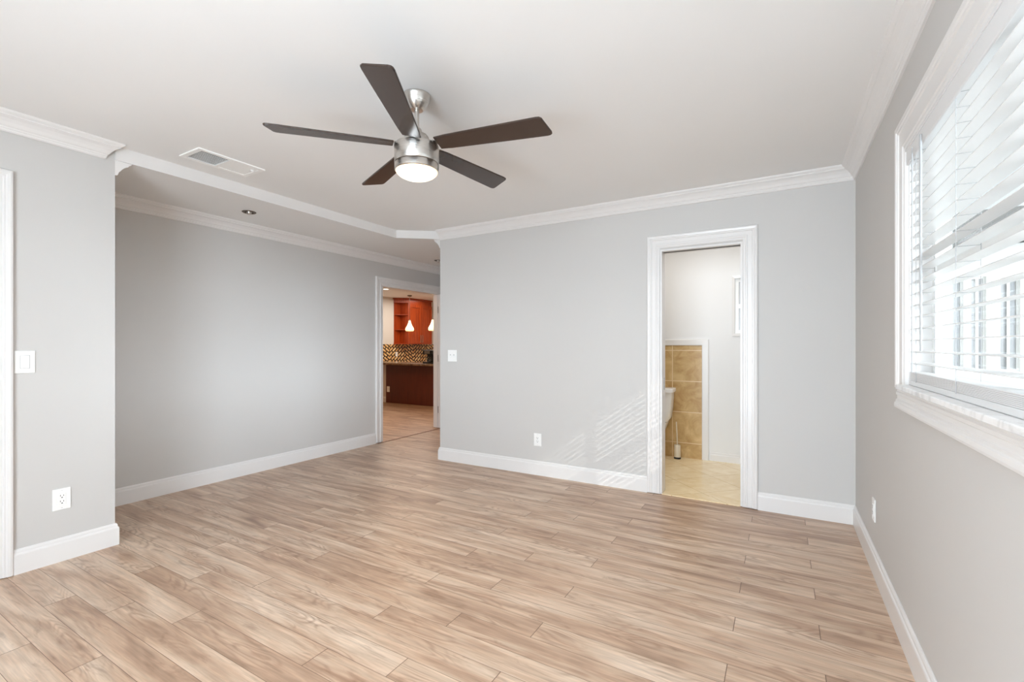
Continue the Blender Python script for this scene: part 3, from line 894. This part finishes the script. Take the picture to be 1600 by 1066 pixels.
# ------------------------------------------------------------------ kitchen seen through the door
pb = thing('counter_base', 'dark red wood back panel of the kitchen counter standing on the floor', 'counter', (-6.3, 7.25, 0))
obj('back_panel', box_bm(-1.035, -0.022, 0.0, 1.3, 0.0, 0.815, 0.002), 'mahogany', pb)
obj('cabinet_body', box_bm(-1.02, 0.001, 0.0, 1.3, 0.50, 0.815), 'mahogany', pb)
ct = obj('countertop', box_bm(-8.2, 7.02, 0.817, -4.98, 7.80, 0.857, 0.006), 'granite')
tag(ct, 'long speckled granite countertop on the dark red kitchen counter', 'countertop')

bs = S('trim_15', wall_bm('x', XK, XK + 0.012, 7.85, 11.5, 0.70, 1.252), 'mosaic')

# corner shelf unit: triangular plan, open towards the diagonal
cs = thing('corner_shelf', 'open cherry wood corner shelf at the left end of the kitchen wall cabinets', 'shelf', (XK, 9.41, 1.254))
ztop = HK - 1.254
tri = [(0.0, -0.262), (0.33, 0.0), (0.0, 0.0)]
def shelfp(z, t, k=1.0):
    return prism_bm([(x * k, y * k) for x, y in tri], z, z + t)
obj('bottom_board', prism_bm([(0.0, -0.27), (0.338, 0.0), (0.0, 0.0)], 0.0, 0.022), 'cherry', cs)
for z in (0.30, 0.62):
    obj('shelf_board', prism_bm([(0.014, -0.235), (0.30, -0.012), (0.014, -0.012)], z * 1.27, z * 1.27 + 0.018), 'cherry', cs)
obj('back_board', box_bm(0.001, -0.255, 0.022, 0.012, -0.0125, ztop - 0.13), 'cherry', cs)
obj('side_board', box_bm(0.001, -0.012, 0.022, 0.318, -0.0005, ztop - 0.13), 'cherry', cs)
obj('stile', prism_bm([(0.30, -0.026), (0.33, -0.001), (0.318, -0.001), (0.295, -0.018)], 0.022, ztop - 0.13), 'cherry', cs)
obj('top_board', prism_bm(tri, ztop - 0.13, ztop - 0.04), 'cherry', cs)
obj('crown_board', prism_bm([(0.0, -0.30), (0.36, -0.016), (0.36, 0.0), (0.0, 0.0)], ztop - 0.04, ztop - 0.002, 0.004), 'cherry', cs)

def wall_cabinet(y0, y1, label):
    w = y1 - y0
    t = thing('wall_cabinet', label, 'cabinet', (XK, y0, 1.254), 0, 'kitchen wall cabinets')
    obj('cabinet_box', box_bm(0.0005, 0.0, 0.0, 0.318, w, ztop - 0.04), 'cherry', t)
    obj('crown_board', box_bm(0.0005, 0.0, ztop - 0.0395, 0.36, w, ztop - 0.002, 0.004), 'cherry', t)
    nd = 2
    dw = w / nd
    for i in range(nd):
        a, b = i * dw + 0.003, (i + 1) * dw - 0.003
        dz0, dz1 = 0.012, ztop - 0.17
        d = obj('door', (lambda q: (add_box(q, 0.3185, a, dz0, 0.336, a + 0.07, dz1), add_box(q, 0.3185, b - 0.07, dz0, 0.336, b, dz1),
                                    add_box(q, 0.3185, a + 0.07, dz0, 0.336, b - 0.07, dz0 + 0.075), add_box(q, 0.3185, a + 0.07, dz1 - 0.075, 0.336, b - 0.07, dz1), q)[-1])(bmesh.new()), 'cherry', t)
        obj('door_panel', (lambda q: (add_box(q, 0.3185, a + 0.07, dz0 + 0.075, 0.321, b - 0.07, dz1 - 0.075), q)[-1])(bmesh.new()), 'cherry', d)
        hy = (b - 0.035) if i == 0 else (a + 0.035)
        obj('handle', tube_bm([(0.336, hy, 0.055), (0.358, hy, 0.060), (0.358, hy, 0.24), (0.336, hy, 0.245)], 0.007, 8), 'nickel', d)
    return t
wall_cabinet(9.4115, 10.33, 'two-door cherry wall cabinet with bar handles above the mosaic backsplash')

def pendant(loc, label):
    t = thing('pendant_lamp', label, 'lamp', loc, 0, 'kitchen pendants')
    h = HK - loc[2]
    obj('ceiling_canopy', lathe_bm([(0, h), (0.06, h), (0.06, h - 0.012), (0.045, h - 0.03), (0.0, h - 0.03)], 24, cap=False), 'bronze', t, True)
    obj('cord', tube_bm([(0, 0, 0.27), (0, 0, h - 0.03)], 0.005, 8), 'bronze', t, True)
    obj('lamp_shade', lathe_bm([(0.020, 0.275), (0.026, 0.26), (0.035, 0.215), (0.060, 0.150), (0.098, 0.085), (0.110, 0.045), (0.104, 0.015), (0.088, 0.0), (0.080, 0.004), (0.096, 0.02), (0.100, 0.045), (0.0, 0.06)], 32, cap=False), 'pendant_glass', t, True)
    obj('socket_cap', lathe_bm([(0, 0.298), (0.014, 0.298), (0.022, 0.290), (0.024, 0.272), (0.0, 0.272)], 20, cap=False), 'bronze', t, True)
pendant((-8.20, 8.90, 1.585), 'lit amber glass pendant lamp in front of the open corner shelf')
pendant((-7.447, 8.90, 1.585), 'lit amber glass pendant lamp in front of the cabinet doors, half behind the door edge')

cm = thing('coffee_maker', 'black coffee maker standing on the granite countertop', 'appliance', (-6.22, 7.40, 0.857))
obj('body', (lambda q: (add_box(q, -0.10, -0.02, 0.0, 0.14, 0.16, 0.27), q)[-1])(bmesh.new()), 'black', cm)
obj('drip_base', box_bm(-0.10, -0.16, 0.0, 0.14, -0.0205, 0.03, 0.004), 'black', cm)
obj('brew_head', box_bm(-0.10, -0.16, 0.18, 0.14, -0.0205, 0.27, 0.006), 'black', cm)
obj('control_panel', box_bm(-0.05, -0.166, 0.195, 0.09, -0.1605, 0.255, 0.001), 'steel', cm)
obj('carafe', lathe_bm([(0, 0.031), (0.055, 0.031), (0.062, 0.07), (0.055, 0.12), (0.040, 0.15), (0.0, 0.15)], 24, (0.02, -0.09, 0), cap=False), 'glass', cm, True)

# ------------------------------------------------------------------ outside the window
S('ground', box_bm(-20, -30, -0.30, 40, 40, -0.12), 'ground')
S('roof_sun_block', box_bm(-2.5, -6.2, 2.75, 4.2, YF - 0.12, 2.87), 'facade')  # unseen roof added to keep direct sun out of the rear opening
hs = thing('garden_house', 'white building with tall curtained windows seen through the blind', 'building', (4.0, 9.0, -0.12))
wins = [(-2.05, -1.72, 0.95, 2.30), (-1.66, -1.50, 0.95, 2.30), (-1.35, -1.05, 0.95, 2.30)] 
wlist = [(1.985, 2.255), (2.320, 2.490), (2.620, 2.830), (2.93, 3.2), (3.35, 3.62)]
holes = [(a - 4.0, b - 4.0, 0.98, 2.32) for a, b in wlist]
obj('wall', wall_bm('y', 0.0, 0.25, -2.6, 4.0, 0.0, 2.75, holes), 'facade', hs)
obj('roof', loft_bm([[(-2.9, -0.45, 2.75), (4.3, -0.45, 2.75), (4.3, 3.5, 3.0), (-2.9, 3.5, 3.0)], [(-2.9, -0.45, 2.90), (4.3, -0.45, 2.90), (4.3, 3.5, 4.0), (-2.9, 3.5, 4.0)]]), 'roof', hs)
for (a, b, c, d) in holes:
    bm = bmesh.new()
    add_box(bm, a, 0.04, c, a + 0.025, 0.10, d); add_box(bm, b - 0.025, 0.04, c, b, 0.10, d)
    add_box(bm, a + 0.025, 0.04, c, b - 0.025, 0.10, c + 0.03); add_box(bm, a + 0.025, 0.04, d - 0.03, b - 0.025, 0.10, d)
    m_ = a + (b - a) * 0.5
    add_box(bm, m_ - 0.014, 0.04, c + 0.03, m_ + 0.014, 0.10, d - 0.03)
    f = obj('window', bm, 'facade', hs)
    obj('pane', (lambda q: (add_box(q, a + 0.025, 0.065, c + 0.03, b - 0.025, 0.075, d - 0.03), q)[-1])(bmesh.new()), 'curtain_glass', f)
